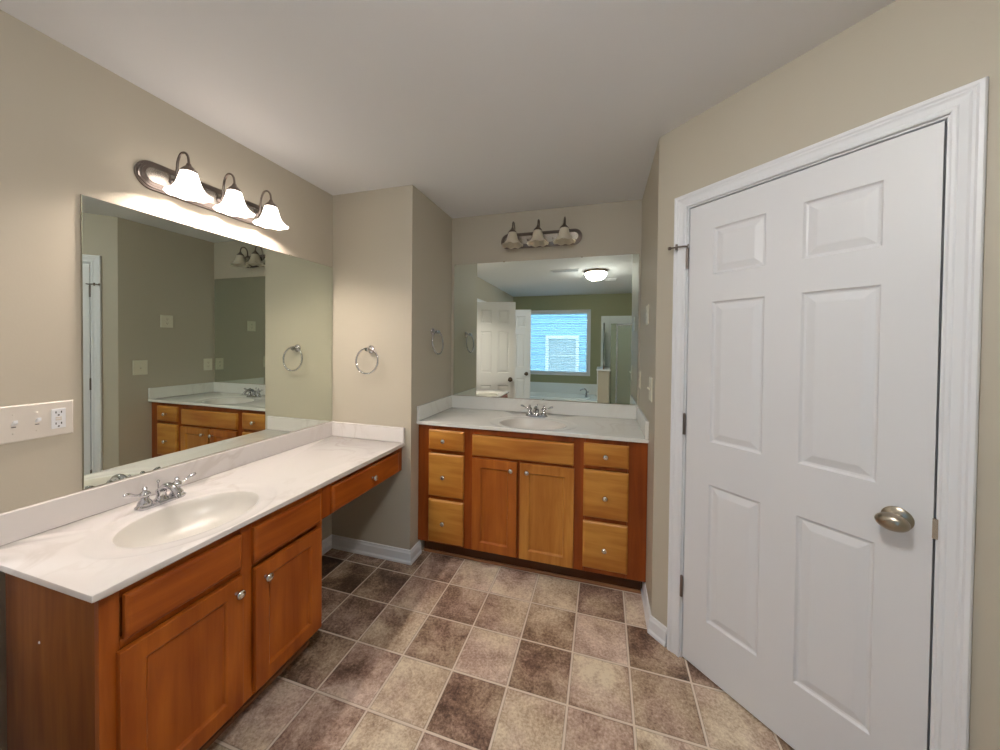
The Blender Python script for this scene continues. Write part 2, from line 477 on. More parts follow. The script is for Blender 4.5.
# ------------------------------------------------------------------ the shell
def build_floor():
    bm = B(); uvl = bm.loops.layers.uv.new('UVMap'); cl = bm.loops.layers.float_color.new('tone')
    T, OX, OY, PH = 0.2461, 1.1846, -0.1032, 0.0049
    tones = {(-2,-1):.34,(-1,-1):.74,(0,-1):.60,(1,-1):.64,(2,-1):.34,(3,-1):.52,(-3,-1):.36,(-4,-1):.25,(-5,-1):.25,
             (3,0):.27,(2,0):.70,(1,0):.45,(0,0):.62,(-1,0):.50,(-2,0):.60,(-3,0):.22,(-4,0):.17,(-5,0):.2,(4,0):.30,
             (4,1):.62,(3,1):.50,(2,1):.64,(1,1):.32,(0,1):.64,(-1,1):.48,(-2,1):.60,(-3,1):.22,(-4,1):.30,(-5,1):.3,
             (4,2):.45,(3,2):.66,(2,2):.42,(1,2):.58,(0,2):.36,(-1,2):.72,(-2,2):.48,(-3,2):.33,(-4,2):.4,
             (-3,3):.56,(-2,3):.50,(-1,3):.68,(0,3):.60,(1,3):.42,(2,3):.6,(3,3):.45,(-4,3):.35}
    X0, X1, Y0, Y1 = -0.12, XE+0.1, YF-0.1, YB+0.1
    c, s = math.cos(PH), math.sin(PH)
    for i in range(-9, 12):
        for j in range(-5, 18):
            pts = []
            for (u, v) in ((0, 1), (1, 1), (1, 0), (0, 0)):
                a, b = T*(i+u), T*(j+v)
                pts.append((OX+a*c-b*s, OY-(a*s+b*c), u, v))
            cx = sum(p[0] for p in pts)/4; cy = sum(p[1] for p in pts)/4
            if cx < X0-T/2 or cx > X1+T/2 or cy < Y0-T/2 or cy > Y1+T/2: continue
            vs = []; uvs = []
            for (x, y, u, v) in pts:
                nx = min(max(x, X0), X1); ny = min(max(y, Y0), Y1)
                du = (nx-x)/T; dv = -(ny-y)/T
                vs.append(bm.verts.new((nx, ny, 0))); uvs.append((u+du, v+dv))
            if abs(vs[0].co.x-vs[1].co.x) < 1e-3 or abs(vs[1].co.y-vs[2].co.y) < 1e-3: continue
            f = bm.faces.new(vs)
            t = tones.get((i, j), random.choice((.25, .4, .5, .62, .7)))
            col = (t, random.random(), random.random(), 1)
            for l, q in zip(f.loops, uvs):
                l[uvl].uv = q; l[cl] = col
    bmesh.ops.remove_doubles(bm, verts=bm.verts, dist=1e-5)
    o = struct('floor', bm, 'floor', 'mottled brown and tan square stone-look tile floor', 'floor')
    return o
build_floor()

WT = 0.10
bm = B(); box(bm, -0.12, XE+0.1, YF-WT, YB+WT, HC, HC+0.1)
struct('ceiling', bm, 'ceiling', 'flat pale grey painted ceiling', 'ceiling')
# left wall with the double-door opening behind the vanity end
OY0, OY1, OH = -2.70, -1.485, 2.045
bm = B()
box(bm, -WT, 0, YF-WT, OY0, 0, HC); box(bm, -WT, 0, OY1, YB+WT, 0, HC); box(bm, -WT, 0, OY0, OY1, OH, HC)
struct('wall_left', bm, 'wall', 'beige left wall behind the long mirror', 'wall')
bm = B(); box(bm, 0, XS, 0, YB+WT, 0, HC)
struct('wall_wing', bm, 'wall', 'beige wing wall between the two vanities', 'wall')
bm = B(); box(bm, XS, XR+0.3, YB, YB+WT, 0, HC)
struct('wall_back', bm, 'wall', 'beige back wall of the vanity alcove', 'wall')
# right alcove wall: meets the slanting wall at YC
bm = B()
pr = [(XR, YC), (XR+WT*math.sin(-TH), YC+WT*math.cos(TH)), (XR+WT, YB), (XR, YB)]
pa = [bm.verts.new((x, y, 0)) for x, y in pr]; pb = [bm.verts.new((x, y, HC)) for x, y in pr]
bm.faces.new(pa); bm.faces.new(pb)
for k in range(4): bm.faces.new((pa[k], pa[(k+1) % 4], pb[(k+1) % 4], pb[k]))
struct('wall_right', bm, 'wall', 'beige right wall of the vanity alcove with light switches', 'wall')
DW0, DW1, DH = 0.157, 0.870, 2.036
bm = B()
box(bm, 0, DW0-0.012, 0, WT, 0, HC); box(bm, DW1+0.012, SD, 0, WT, 0, HC); box(bm, DW0-0.012, DW1+0.012, 0, WT, DH+0.012, HC)
struct('wall_diagonal', bm, 'wall', 'beige slanting wall holding the closet door', 'wall', loc=(XR, YC, 0), rot=TH)
bm = B(); box(bm, -.02, SD, 0.6, 0.64, 0, HC); box(bm, 0.02, 0.06, WT+.001, 0.6, 0, HC); box(bm, 0.98, 1.02, WT+.001, 0.6, 0, HC); box(bm, .02, 1.02, WT+.001, .6, 0, .01)
struct('wall_closet', bm, 'wall', 'closet walls behind the white six-panel door', 'wall', loc=(XR, YC, 0), rot=TH)
bm = B(); box(bm, XE, XE+WT, YF-WT, YE, 0, HC)
struct('wall_far_right', bm, 'wall', 'wall beside the shower', 'wall')
WX0, WX1, WZ0, WZ1 = 0.33, 1.535, 0.86, 2.09
bm = B()
box(bm, -WT, WX0, YF-WT, YF, 0, HC); box(bm, WX1, XE+WT, YF-WT, YF, 0, HC)
box(bm, WX0, WX1, YF-WT, YF, 0, WZ0); box(bm, WX0, WX1, YF-WT, YF, WZ1, HC)
struct('wall_far', bm, 'sage_wall', 'olive green far wall around the bath window', 'wall')
# knee wall between tub and shower
KX0, KX1, KY1 = 1.722, 1.935, -3.03
bm = B(); box(bm, KX0+.012, KX1-.012, YF, KY1, 0, 0.985)
struct('wall_knee', bm, 'wall', 'half-height beige wall between bathtub and shower', 'wall')
bm = B(); box(bm, KX0-.012, KX1+.012, YF+.001, KY1+.02, 0.9855, 1.01); box(bm, KX0-.004, KX0+.012, KY1-.03, KY1+.006, 0.47, 0.985)
struct('trim_1', bm, 'trim', 'white cap on the half-height wall', 'trim', bevel=.004)
# the bedroom beyond the double doors
bm = B()
box(bm, -3.1, -3.0, -4.2, 0.2, 0, HC); box(bm, -3.0, -WT-.02, -4.2, -4.1, 0, HC); box(bm, -3.0, -WT-.02, 0.1, 0.2, 0, HC); box(bm, -3.1, -WT-.02, -4.2, .2, HC, HC+.08)
struct('wall_bedroom', bm, 'wall', 'bedroom walls beyond the double doors', 'wall')
bm = B(); box(bm, -3.0, -0.12, -4.1, 0.1, -0.03, 0)
struct('floor_bedroom', bm, 'carpet', 'beige carpet beyond the double doors', 'floor')

# baseboards (room on the left of travel)
baseboard('baseboard_wing', [(XS, 0.12), (XS, 0), (0, 0), (0, -0.668)][::-1] if False else [(0, -0.668), (0, 0), (XS, 0), (XS, 0.12)][::-1], 'white baseboard around the wing wall under the vanity drawer')
def dg(s, off=0.0):
    return (XR+s*math.cos(TH)+off*math.sin(-TH)*1.0, YC+s*math.sin(TH)+off*math.cos(TH))
baseboard('baseboard_right', [dg(0.088), dg(0.0), (XR, 0.165)], 'white baseboard between the back vanity and the closet door')
baseboard('baseboard_diagonal', [(XE, KY1), (XE, YE), dg(0.94)], 'white baseboard right of the closet door')

# ------------------------------------------------------------------ six-panel doors
RINGS = [(0, 0), (.006, .007), (.012, .0085), (.036, .0015), (.040, .001)]
def six_panels(W):
    a0, a1 = W*0.147, W*0.418
    b0, b1 = W*0.575, W*0.845
    out = []
    for (z0, z1) in ((0.232, 0.822), (1.004, 1.598), (1.712, 1.908)):
        out += [(a0, a1, z0, z1), (b0, b1, z0, z1)]
    return out

def hinge_bm(x, y, z0, z1):
    bm = B()
    tube(bm, [(x, y, z0), (x, y, z1)], 0.0065, 10)
    lathe(bm, [(0, 0), (.005, 0), (.006, .004), (0, .008)], 10, Matrix.Translation((x, y, z1)))
    box(bm, x-.014, x+.002, y+.004, y+.008, z0+.004, z1-.004)
    return bm

def knob_bm(side=-1):
    """door knob axis along y, on the face y=0, toward -y when side=-1"""
    m = Matrix.Rotation(PI/2, 4, 'X') if side < 0 else Matrix.Rotation(-PI/2, 4, 'X')
    bm = B()
    lathe(bm, [(0, 0), (.033, 0), (.033, .004), (.027, .009), (.014, .012), (.012, .030), (.017, .034)], 32, m)
    sc = Matrix.Diagonal((1.22, 0.86, 1, 1))
    lathe(bm, [(.010, .030), (.022, .034), (.028, .044), (.0285, .052), (.024, .062), (.013, .068), (.009, .0685), (.008, .071), (0, .072)], 32, m @ sc)
    return bm

DLOC = (XR, YC, 0)
d = panel_slab(DW1-DW0-.010, 2.020, .035, six_panels(DW1-DW0-.010), RINGS, DW0+.005, 0.010)
door = struct('door_1', d, 'door', 'closed white six-panel closet door in the slanting wall', 'door', loc=DLOC, rot=TH)
bm = B()
box(bm, DW0-.012, DW0, .0, WT, 0, DH+.012); box(bm, DW1, DW1+.012, .0, WT, 0, DH+.012); box(bm, DW0, DW1, .0, WT, DH, DH+.012)
box(bm, DW0, DW0+.012, .04, .075, 0, DH-.0005); box(bm, DW1-.012, DW1, .04, .075, 0, DH-.0005); box(bm, DW0+.012, DW1-.012, .04, .075, DH-.012, DH-.0005)
struct('trim_2', bm, 'trim', 'white jamb lining the closet doorway', 'door frame', loc=DLOC, rot=TH)
bm = casing(DW1-DW0+.012, DH+.006)
bmesh.ops.translate(bm, verts=bm.verts, vec=(DW0-.006, -.0005, 0))
struct('trim_3', bm, 'trim', 'white moulded casing around the closet door', 'door casing', loc=DLOC, rot=TH)
k = obj('door_knob', knob_bm(), 'door_knob', door, loc=(.800, -.0005, .927), smooth=40); k['label'] = 'brushed nickel egg-shaped door knob'
bm = B(); box(bm, DW1-.006, DW1+.004, -.002, .012, .90, .955)
s_ = obj('strike_plate', bm, 'nickel_light', door)
for (z0, z1) in ((.285, .375), (1.022, 1.112), (1.765, 1.855)):
    hb = obj('hinge', hinge_bm(DW0-.001, -.007, z0, z1), 'nickel', door, smooth=40)
# hinge-pin door stop on the upper hinge
bm = B()
x, z = DW0-.001, 1.866
tube(bm, [(x, -.007, z), (x-.006, -.02, z), (x-.03, -.034, z), (x-.062, -.040, z)], .0038, 8)
lathe(bm, [(0, 0), (.008, 0), (.008, .008), (0, .009)], 12, Matrix.Translation((x-.060, -.040, z)) @ Matrix.Rotation(-PI/2, 4, 'Y'))
tube(bm, [(x-.034, -.034, z-.012), (x-.034, -.034, z+.012)], .005, 8)
tube(bm, [(x, -.007, z), (x+.016, -.026, z)], .0035, 8)
obj('hinge_stop', bm, 'nickel', door, smooth=40)

# open double doors seen in the back mirror
def leaf(name, label, x0, y0, ang, flip):
    """hinged at (x0, y0); the face with panels is +-y local on both sides"""
    W = 0.585
    o = B()
    half = panel_slab(W, 2.02, .0175, six_panels(W), RINGS, 0, 0.012)
    tmp = bpy.data.meshes.new('t'); half.to_mesh(tmp)
    o.from_mesh(tmp)
    bmesh.ops.translate(o, verts=o.verts, vec=(0, -.0175, 0))
    half2 = o.copy()
    bmesh.ops.scale(half2, vec=(1, -1, 1), verts=half2.verts)
    tmp2 = bpy.data.meshes.new('t2'); half2.to_mesh(tmp2); o.from_mesh(tmp2)
    bpy.data.meshes.remove(tmp); bpy.data.meshes.remove(tmp2); half.free(); half2.free()
    bmesh.ops.remove_doubles(o, verts=o.verts, dist=1e-5)
    # the shared centre faces sit inside the slab: drop them
    kill = [f for f in o.faces if all(abs(v.co.y) < 1e-5 for v in f.verts)]
    bmesh.ops.delete(o, geom=kill, context='FACES')
    dd = struct(name, o, 'door', label, 'door', loc=(x0, y0, 0), rot=ang)
    for sd, yy in ((-1, -.018), (1, .018)):
        kb = obj('door_knob', knob_bm(sd), 'bronze', dd, loc=(W-.065, yy, .92), smooth=40); kb['label'] = 'dark bronze door knob'
    for z in (.25, 1.0, 1.75):
        obj('hinge', hinge_bm(-.004, .014*flip, z, z+.09), 'bronze', dd, smooth=40)
leaf('door_2', 'open white six-panel door nearest the long vanity, seen in the back mirror', .022, -1.53, math.radians(-14), 1)
leaf('door_3', 'open white six-panel door further back, seen in the back mirror', .022, -2.672, math.radians(-6), -1)
bm = casing(OY1-OY0, OH)
struct('trim_4', bm, 'trim', 'white casing around the double doorway', 'door casing', loc=(.0005, OY0, 0), rot=PI/2)
bm = B(); box(bm, OY0-OY0, .012, .001, WT-.001, 0, OH); box(bm, OY1-OY0-.012, OY1-OY0, .001, WT-.001, 0, OH); box(bm, .012, OY1-OY0-.012, .001, WT-.001, OH-.012, OH)
struct('trim_5', bm, 'trim', 'white jamb lining the double doorway', 'door frame', loc=(0, OY0, 0), rot=PI/2)

# ------------------------------------------------------------------ vanities
def knob_small():
    bm = B()
    lathe(bm, [(0, 0), (.0075, 0), (.0075, .002), (.0055, .005), (.0055, .011), (.010, .014), (.0148, .018), (.0155, .022), (.013, .027), (.007, .030), (0, .031)], 24, Matrix.Rotation(PI/2, 4, 'X'))
    return bm
knob_mesh_src = None
def add_knob(parent, x, z, y=-.0005):
    return obj('knob', knob_small(), 'knob', parent, loc=(x, y, z), smooth=40)

FR = [(0, 0), (.005, .004), (.007, .0095), (.012, .0105)]
def cab_door(root, x0, x1, z0, z1, yf, mat, knob=None):
    W, H = x1-x0, z1-z0; st = .054
    bm = panel_slab(W, H, .019, [(st, W-st, st, H-st)], FR)
    o = obj('door', bm, mat, root, loc=(x0, yf, z0), bevel=.0025)
    if knob: add_knob(o, knob[0]-x0, knob[1]-z0)
    return o
def cab_front(root, name, x0, x1, z0, z1, yf, mat, knob=None):
    W, H = x1-x0, z1-z0
    bm = B()
    e = .012
    vs = []
    for (i, y) in ((0, .019), (0, .006), (.005, .0018), (e, 0)):
        vs.append([bm.verts.new(p) for p in ((i, y, i), (W-i, y, i), (W-i, y, H-i), (i, y, H-i))])
    for a, b in zip(vs, vs[1:]):
        for k in range(4): bm.faces.new((a[k], a[(k+1) % 4], b[(k+1) % 4], b[k]))
    bm.faces.new(vs[0][::-1]); bm.faces.new(vs[-1])
    o = obj(name, bm, mat, root, loc=(x0, yf, z0))
    if knob: add_knob(o, knob[0]-x0, knob[1]-z0)
    return o

def vanity_top(name, label, loc, rot, W, D, z, th, bowl, mat, splash):
    """top with an integral oval bowl. local: x 0..W along the wall, y 0 (wall) .. -D (front)"""
    t = thing(name, label, 'countertop', (loc[0], loc[1], z), rot)
    cx, cy, ax, ay = bowl
    bm = B()
    angs = [2*PI*i/96 for i in range(96)]
    for X, Y in ((0, 0), (W, 0), (W, -D), (0, -D)): angs.append(math.atan2(Y-cy, X-cx) % (2*PI))
    angs = sorted(set(round(a, 6) for a in angs))
    def rect(a, ins=0.0):
        dx, dy = math.cos(a), math.sin(a); ts = []
        if dx > 1e-9: ts.append((W-ins-cx)/dx)
        if dx < -1e-9: ts.append((ins-cx)/dx)
        if dy > 1e-9: ts.append((-ins-cy)/dy)
        if dy < -1e-9: ts.append((-D+ins-cy)/dy)
        return min(ts)
    def ell(a): return 1/math.sqrt((math.cos(a)/ax)**2+(math.sin(a)/ay)**2)
    rings = []
    def ring(rf, zz): rings.append([bm.verts.new((cx+rf(a)*math.cos(a), cy+rf(a)*math.sin(a), zz)) for a in angs])
    def re(ins):
        # inset of the rectangle's points themselves, so corners stay corners
        def f(a, ins=ins):
            r0 = rect(a); x = cx+r0*math.cos(a); y = cy+r0*math.sin(a)
            x = min(max(x, ins), W-ins); y = max(min(y, -ins), -D+ins)
            return math.hypot(x-cx, y-cy)
        return f
    ring(re(.006), -th); ring(re(0), -th+.004); ring(re(0), -.005); ring(re(.0015), -.0015); ring(re(.005), 0)
    lim = lambda a, q: min(ell(a)*q, rect(a)*.955)
    ring(lambda a: lim(a, 1.36), 0); ring(lambda a: lim(a, 1.31), -.0015); ring(lambda a: lim(a, 1.27), -.004)
    ring(lambda a: min(ell(a)*1.12, rect(a)*.93), -.0045); ring(lambda a: min(ell(a)*1.04, rect(a)*.92), -.005)
    for q, zz in ((1.0, -.007), (.975, -.013), (.95, -.024), (.91, -.042), (.84, -.064), (.74, -.083), (.6, -.098), (.42, -.108), (.22, -.113), (.10, -.115)):
        ring(lambda a, q=q: ell(a)*q, zz)
    n = len(angs)
    for q, (A, Bq) in enumerate(zip(rings, rings[1:])):
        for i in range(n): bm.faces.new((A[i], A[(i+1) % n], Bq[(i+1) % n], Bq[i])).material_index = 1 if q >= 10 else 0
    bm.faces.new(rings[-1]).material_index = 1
    co = obj('counter', bm, mat, t, smooth=35)
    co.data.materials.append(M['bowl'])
    for (x0, x1, y0, y1) in splash:
        bm = B(); box(bm, x0, x1, y0, y1, .0005, .098)
        obj('backsplash', bm, mat, t, bevel=.004, segs=3)
    bm = B()
    lathe(bm, [(.0, .001), (.012, .001), (.013, .004), (.019, .004), (.023, .0), (.023, -.004)], 28)
    obj('drain', bm, 'chrome', t, loc=(cx, cy, -.112), smooth=40)
    return t

# --- long vanity on the left wall. local x runs away from the camera, front is local -y (world +x)
VL = (0.0, -1.43, 0)
V1 = thing('vanity_cabinet', 'orange maple vanity cabinet with two doors on the left wall', 'cabinet', VL, PI/2)
L = 1.43
# world y -> local x = y + 1.43
def lx(y): return y+1.43
FY = -.553
bm = B()
def carcass(bm, x0, x1, yf, yb, z0, z1, t=.016):
    # one hollow shell: sides, floor and back, open at the top
    o = [(x0, yf), (x1, yf), (x1, yb), (x0, yb)]; i = [(x0+t, yf+.004), (x1-t, yf+.004), (x1-t, yb-.006), (x0+t, yb-.006)]
    ob = [bm.verts.new((x, y, z0)) for x, y in o]; ot = [bm.verts.new((x, y, z1)) for x, y in o]
    it = [bm.verts.new((x, y, z1)) for x, y in i]; ib = [bm.verts.new((x, y, z0+t)) for x, y in i]
    bm.faces.new(ob); bm.faces.new(ib)
    for k in range(4):
        q = (k+1) % 4
        bm.faces.new((ob[k], ob[q], ot[q], ot[k])); bm.faces.new((ot[k], ot[q], it[q], it[k])); bm.faces.new((it[k], it[q], ib[q], ib[k]))
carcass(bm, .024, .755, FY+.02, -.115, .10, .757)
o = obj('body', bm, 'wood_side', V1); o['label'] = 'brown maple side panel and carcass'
bm = B()                                               # face frame
x0, x1 = .022, lx(-.668)
for (a, b, c, e) in ((x0, x0+.04, .10, .757), (x1-.03, x1, .10, .757), (lx(-1.047), lx(-1.003), .10, .757)):
    box(bm, a, b, FY, FY+.0195, c, e)
for (a, b) in ((x0+.0405, lx(-1.0475)), (lx(-1.0025), x1-.0305)):
    box(bm, a, b, FY, FY+.0195, .728, .757); box(bm, a, b, FY, FY+.0195, .588, .610); box(bm, a, b, FY, FY+.0195, .10, .145)
obj('face_frame', bm, 'wood_orange', V1, bevel=.001, segs=1)
bm = B(); box(bm, .05, lx(-.675), -.475, -.46, .0, .0995)
obj('toe_kick', bm, 'wood_toe', V1)
bm = B(); box(bm, .05, lx(-.672), -.488, -.4755, .0, .018)
obj('shoe_moulding', bm, 'wood_shoe', V1, bevel=.004)
yf = FY-.0195
cab_front(V1, 'false_front', lx(-1.363), lx(-1.050), .612, .734, yf, 'wood_orange_h')
cab_front(V1, 'false_front', lx(-1.005), lx(-.690), .602, .732, yf, 'wood_orange_h')
cab_door(V1, lx(-1.377), lx(-1.048), .118, .588, yf, 'wood_orange', (lx(-1.073), .538))
cab_door(V1, lx(-1.003), lx(-.690), .118, .580, yf, 'wood_orange', (lx(-.965), .530))
bm = B(); lathe(bm, [(.0, 0), (.004, 0), (.003, .0015), (0, .002)], 12, Matrix.Rotation(PI/2, 4, 'X') )
obj('screw_cover', bm, 'trim', V1, loc=(.024, -.284, .569), rot=(0, 0, -PI/2))
# knee-space drawer between cabinet and wing wall
V1b = thing('vanity_drawer_unit', 'orange maple drawer unit hung over the knee space under the long countertop', 'cabinet', VL, PI/2)
bm = B()
box(bm, lx(-.667), lx(-.0015), FY+.001, FY+.02, .598, .757)
box(bm, lx(-.667), lx(-.655), FY+.02, -.01, .598, .757); box(bm, lx(-.014), lx(-.0015), FY+.02, -.01, .598, .757)
obj('drawer_case', bm, 'wood_red', V1b, bevel=.001, segs=1)
cab_front(V1b, 'drawer', lx(-.618), lx(-.062), .608, .736, yf, 'wood_orange_h', (lx(-.328), .671))

T1 = vanity_top('sink_countertop', 'long white marbled countertop with oval sink below the long mirror', VL, PI/2, L-.0015, .575, .7795, .021,
                (lx(-1.057), -.342, .211, .168), 'marble', [(.0, L-.002, -.018, -.0005), (L-.0195, L-.0015, -.575, -.0185)])
# --- back vanity
V2 = thing('vanity_cabinet', 'golden maple vanity cabinet with six drawers and two doors in the alcove', 'cabinet', (XS, YB, 0), 0)
W2 = XR-XS
GY = -.517        # face frame front (world y .092)
def mx_(x): return x-XS
bm = B(); carcass(bm, .004, W2-.004, GY+.02, -.003, .105, .884)
obj('body', bm, 'wood_side', V2)
bm = B()
for (a, b) in ((.002, mx_(.712)), (mx_(.945), mx_(1.012)), (mx_(1.632), mx_(1.702)), (mx_(1.935), W2-.002)):
    box(bm, a, b, GY, GY+.0195, .105, .884)
for (a, b, zz) in ((.712, .945, (.72, .395)), (1.702, 1.935, (.72, .405)), (1.012, 1.632, (.70,))):
    for z in zz: box(bm, mx_(a)+.0005, mx_(b)-.0005, GY, GY+.0195, z-.012, z+.022)
    box(bm, mx_(a)+.0005, mx_(b)-.0005, GY, GY+.0195, .105, .132); box(bm, mx_(a)+.0005, mx_(b)-.0005, GY, GY+.0195, .85, .884)
box(bm, mx_(1.303), mx_(1.318), GY, GY+.0195, .132, .688)
obj('face_frame', bm, 'wood_red', V2, bevel=.001, segs=1)
bm = B(); box(bm, .02, W2-.02, -.455, -.44, 0, .1045)
obj('toe_kick', bm, 'wood_toe', V2)
bm = B(); box(bm, .02, W2-.0195, -.468, -.4555, 0, .018)
obj('shoe_moulding', bm, 'wood_shoe', V2, bevel=.004)
yg = GY-.0195
for (a, b, kx) in ((.703, .950, .816), (1.695, 1.940, 1.815)):
    hs = ((.729, .857, .792), (.424, .703, .558), (.120, .398, .258)) if a < 1 else ((.729, .857, .792), (.433, .704, .558), (.137, .407, .263))
    for (z0, z1, kz) in hs:
        cab_front(V2, 'drawer', mx_(a), mx_(b), z0, z1, yg, 'wood_gold_h', (mx_(kx), kz))
cab_front(V2, 'false_front', mx_(1.008), mx_(1.638), .717, .846, yg, 'wood_gold_h')
cab_door(V2, mx_(1.010), mx_(1.301), .117, .702, yg, 'wood_red_door', (mx_(1.266), .652))
cab_door(V2, mx_(1.320), mx_(1.642), .117, .700, yg, 'wood_gold', (mx_(1.366), .652))
T2 = vanity_top('sink_countertop', 'white marbled countertop with oval sink in the back alcove', (XS+.0008, YB, 0), 0, W2-.0016, .541, .908, .021,
                (1.355-XS, -.345, .218, .155), 'marble_back',
                [(.0, W2-.0016, -.018, -.0005), (.0, .018, -.541, -.0185), (W2-.0196, W2-.0016, -.541, -.0185)])

# ------------------------------------------------------------------ faucets
def faucet(label, loc, rot):
    t = thing('faucet', label, 'faucet', loc, rot, 'chrome lever faucets')
    bm = B()
    pts = []
    n = 16
    for hh, ins in ((0, 0), (.008, 0), (.014, .006)):
        ring = []
        for i in range(2*n):
            sgn = 1 if i < n else -1
            a = -PI/2+PI*i/(n-1) if i < n else PI/2+PI*(i-n)/(n-1)
            ring.append(bm.verts.new((sgn*.054+(.027-ins)*math.cos(a), (.026-ins)*math.sin(a), hh)))
        pts.append(ring)
    for A, Bq in zip(pts, pts[1:]):
        for i in range(2*n): bm.faces.new((A[i], A[(i+1) % (2*n)], Bq[(i+1) % (2*n)], Bq[i]))
    bm.faces.new(pts[0][::-1]); bm.faces.new(pts[-1])
    obj('base', bm, 'chrome', t, smooth=40)
    bm = B()
    lathe(bm, [(.021, .012), (.021, .016), (.016, .022), (.0145, .036), (.017, .044), (.0165, .052), (.010, .059), (0, .061)], 24)
    path = smooth_path([(0, .004, .038), (0, -.012, .060), (0, -.040, .072), (0, -.070, .066), (0, -.095, .046)], 5)
    tube(bm, path, [.014-.004*i/(len(path)-1) for i in range(len(path))], 14)
    lathe(bm, [(.0, -.012), (.010, -.012), (.011, .0), (.009, .006)], 16, Matrix.Translation((0, -.096, .043)) @ Matrix.Rotation(math.radians(-18), 4, 'X'))
    obj('spout', bm, 'chrome', t, smooth=45)
    bm = B()
    tube(bm, [(0, .018, .012), (0, .018, .078)], .0024, 8)
    lathe(bm, [(0, 0), (.005, .002), (.006, .007), (0, .012)], 12, Matrix.Translation((0, .018, .076)))
    obj('lift_rod', bm, 'chrome', t, smooth=45)
    for s in (-1, 1):
        bm = B()
        lathe(bm, [(.021, .012), (.022, .018), (.019, .026), (.013, .034), (.012, .042), (.016, .047), (.018, .053), (.014, .061), (.008, .066), (.007, .071), (.0085, .075), (.005, .081), (0, .082)], 24,
              Matrix.Translation((s*.052, 0, 0)))
        p = smooth_path([(s*.060, 0, .055), (s*.080, -.003, .060), (s*.100, -.006, .071), (s*.117, -.008, .075)], 4)
        rr = [.0055, .0048, .0042, .004, .004, .0042, .0048, .0058, .0068, .0072, .0070, .0060, .0042]
        tube(bm, p, rr[:len(p)], 10)
        obj('handle', bm, 'chrome', t, smooth=45)
    return t
faucet('chrome two-handle faucet behind the sink of the long left countertop', (.112, -1.030, .7765), PI/2)
faucet('chrome two-handle faucet behind the sink of the back alcove countertop', (1.345, .487, .9050), 0)

# ------------------------------------------------------------------ mirrors
def mirror(label, loc, rot, W, z0, z1):
    t = thing('wall_mirror', label, 'mirror', (loc[0], loc[1], z0), rot)
    H = z1-z0
    bm = B(); box(bm, 0, W, -.004, -.0005, 0, H)
    o = obj('backing', bm, 'mirror_edge', t)
    bm = B(); box(bm, .002, W-.002, -.0065, -.0041, .002, H-.002)
    obj('glass', bm, 'mirror', t)
    for q in (.30, .72):
        bm = B(); x = W*q
        box(bm, x-.007, x+.007, -.009, -.0005, H-.006, H+.002)
        obj('clip', bm, 'mirror_edge', t)
    return t
mirror('long frameless mirror on the left wall above the long countertop', (0, -1.2, 0), PI/2, 1.196, .8795, 1.937)
mirror('frameless mirror in the back alcove above the back countertop', (.640, YB, 0), 0, 1.388, 1.0085, 2.058)

# ------------------------------------------------------------------ vanity lights
def oblong(bm, hw, hh, y0, y1, ins, n=20):
    """rounded-end plate; y0 back, y1 front (negative), front inset by ins"""
    def ring(w, h, y):
        r = []
        for i in range(2*n):
            sgn = 1 if i < n else -1
            a = -PI/2+PI*i/(n-1) if i < n else PI/2+PI*(i-n)/(n-1)
            r.append(bm.verts.new((sgn*(hw-hh)+w*math.cos(a), y, h*math.sin(a))))
        return r
    R = [ring(hh, hh, y0), ring(hh, hh, y1+.002), ring(hh-ins, hh-ins, y1)]
    for A, Bq in zip(R, R[1:]):
        for i in range(2*n): bm.faces.new((A[i], A[(i+1) % (2*n)], Bq[(i+1) % (2*n)], Bq[i]))
    bm.faces.new(R[0][::-1]); bm.faces.new(R[-1])

def shade_wave(r, z, a):
    k = max(0.0, min(1.0, (-z-.045)/.06))
    return r*(1+.045*k*math.cos(8*a)), z-.006*k*k*math.cos(8*a)

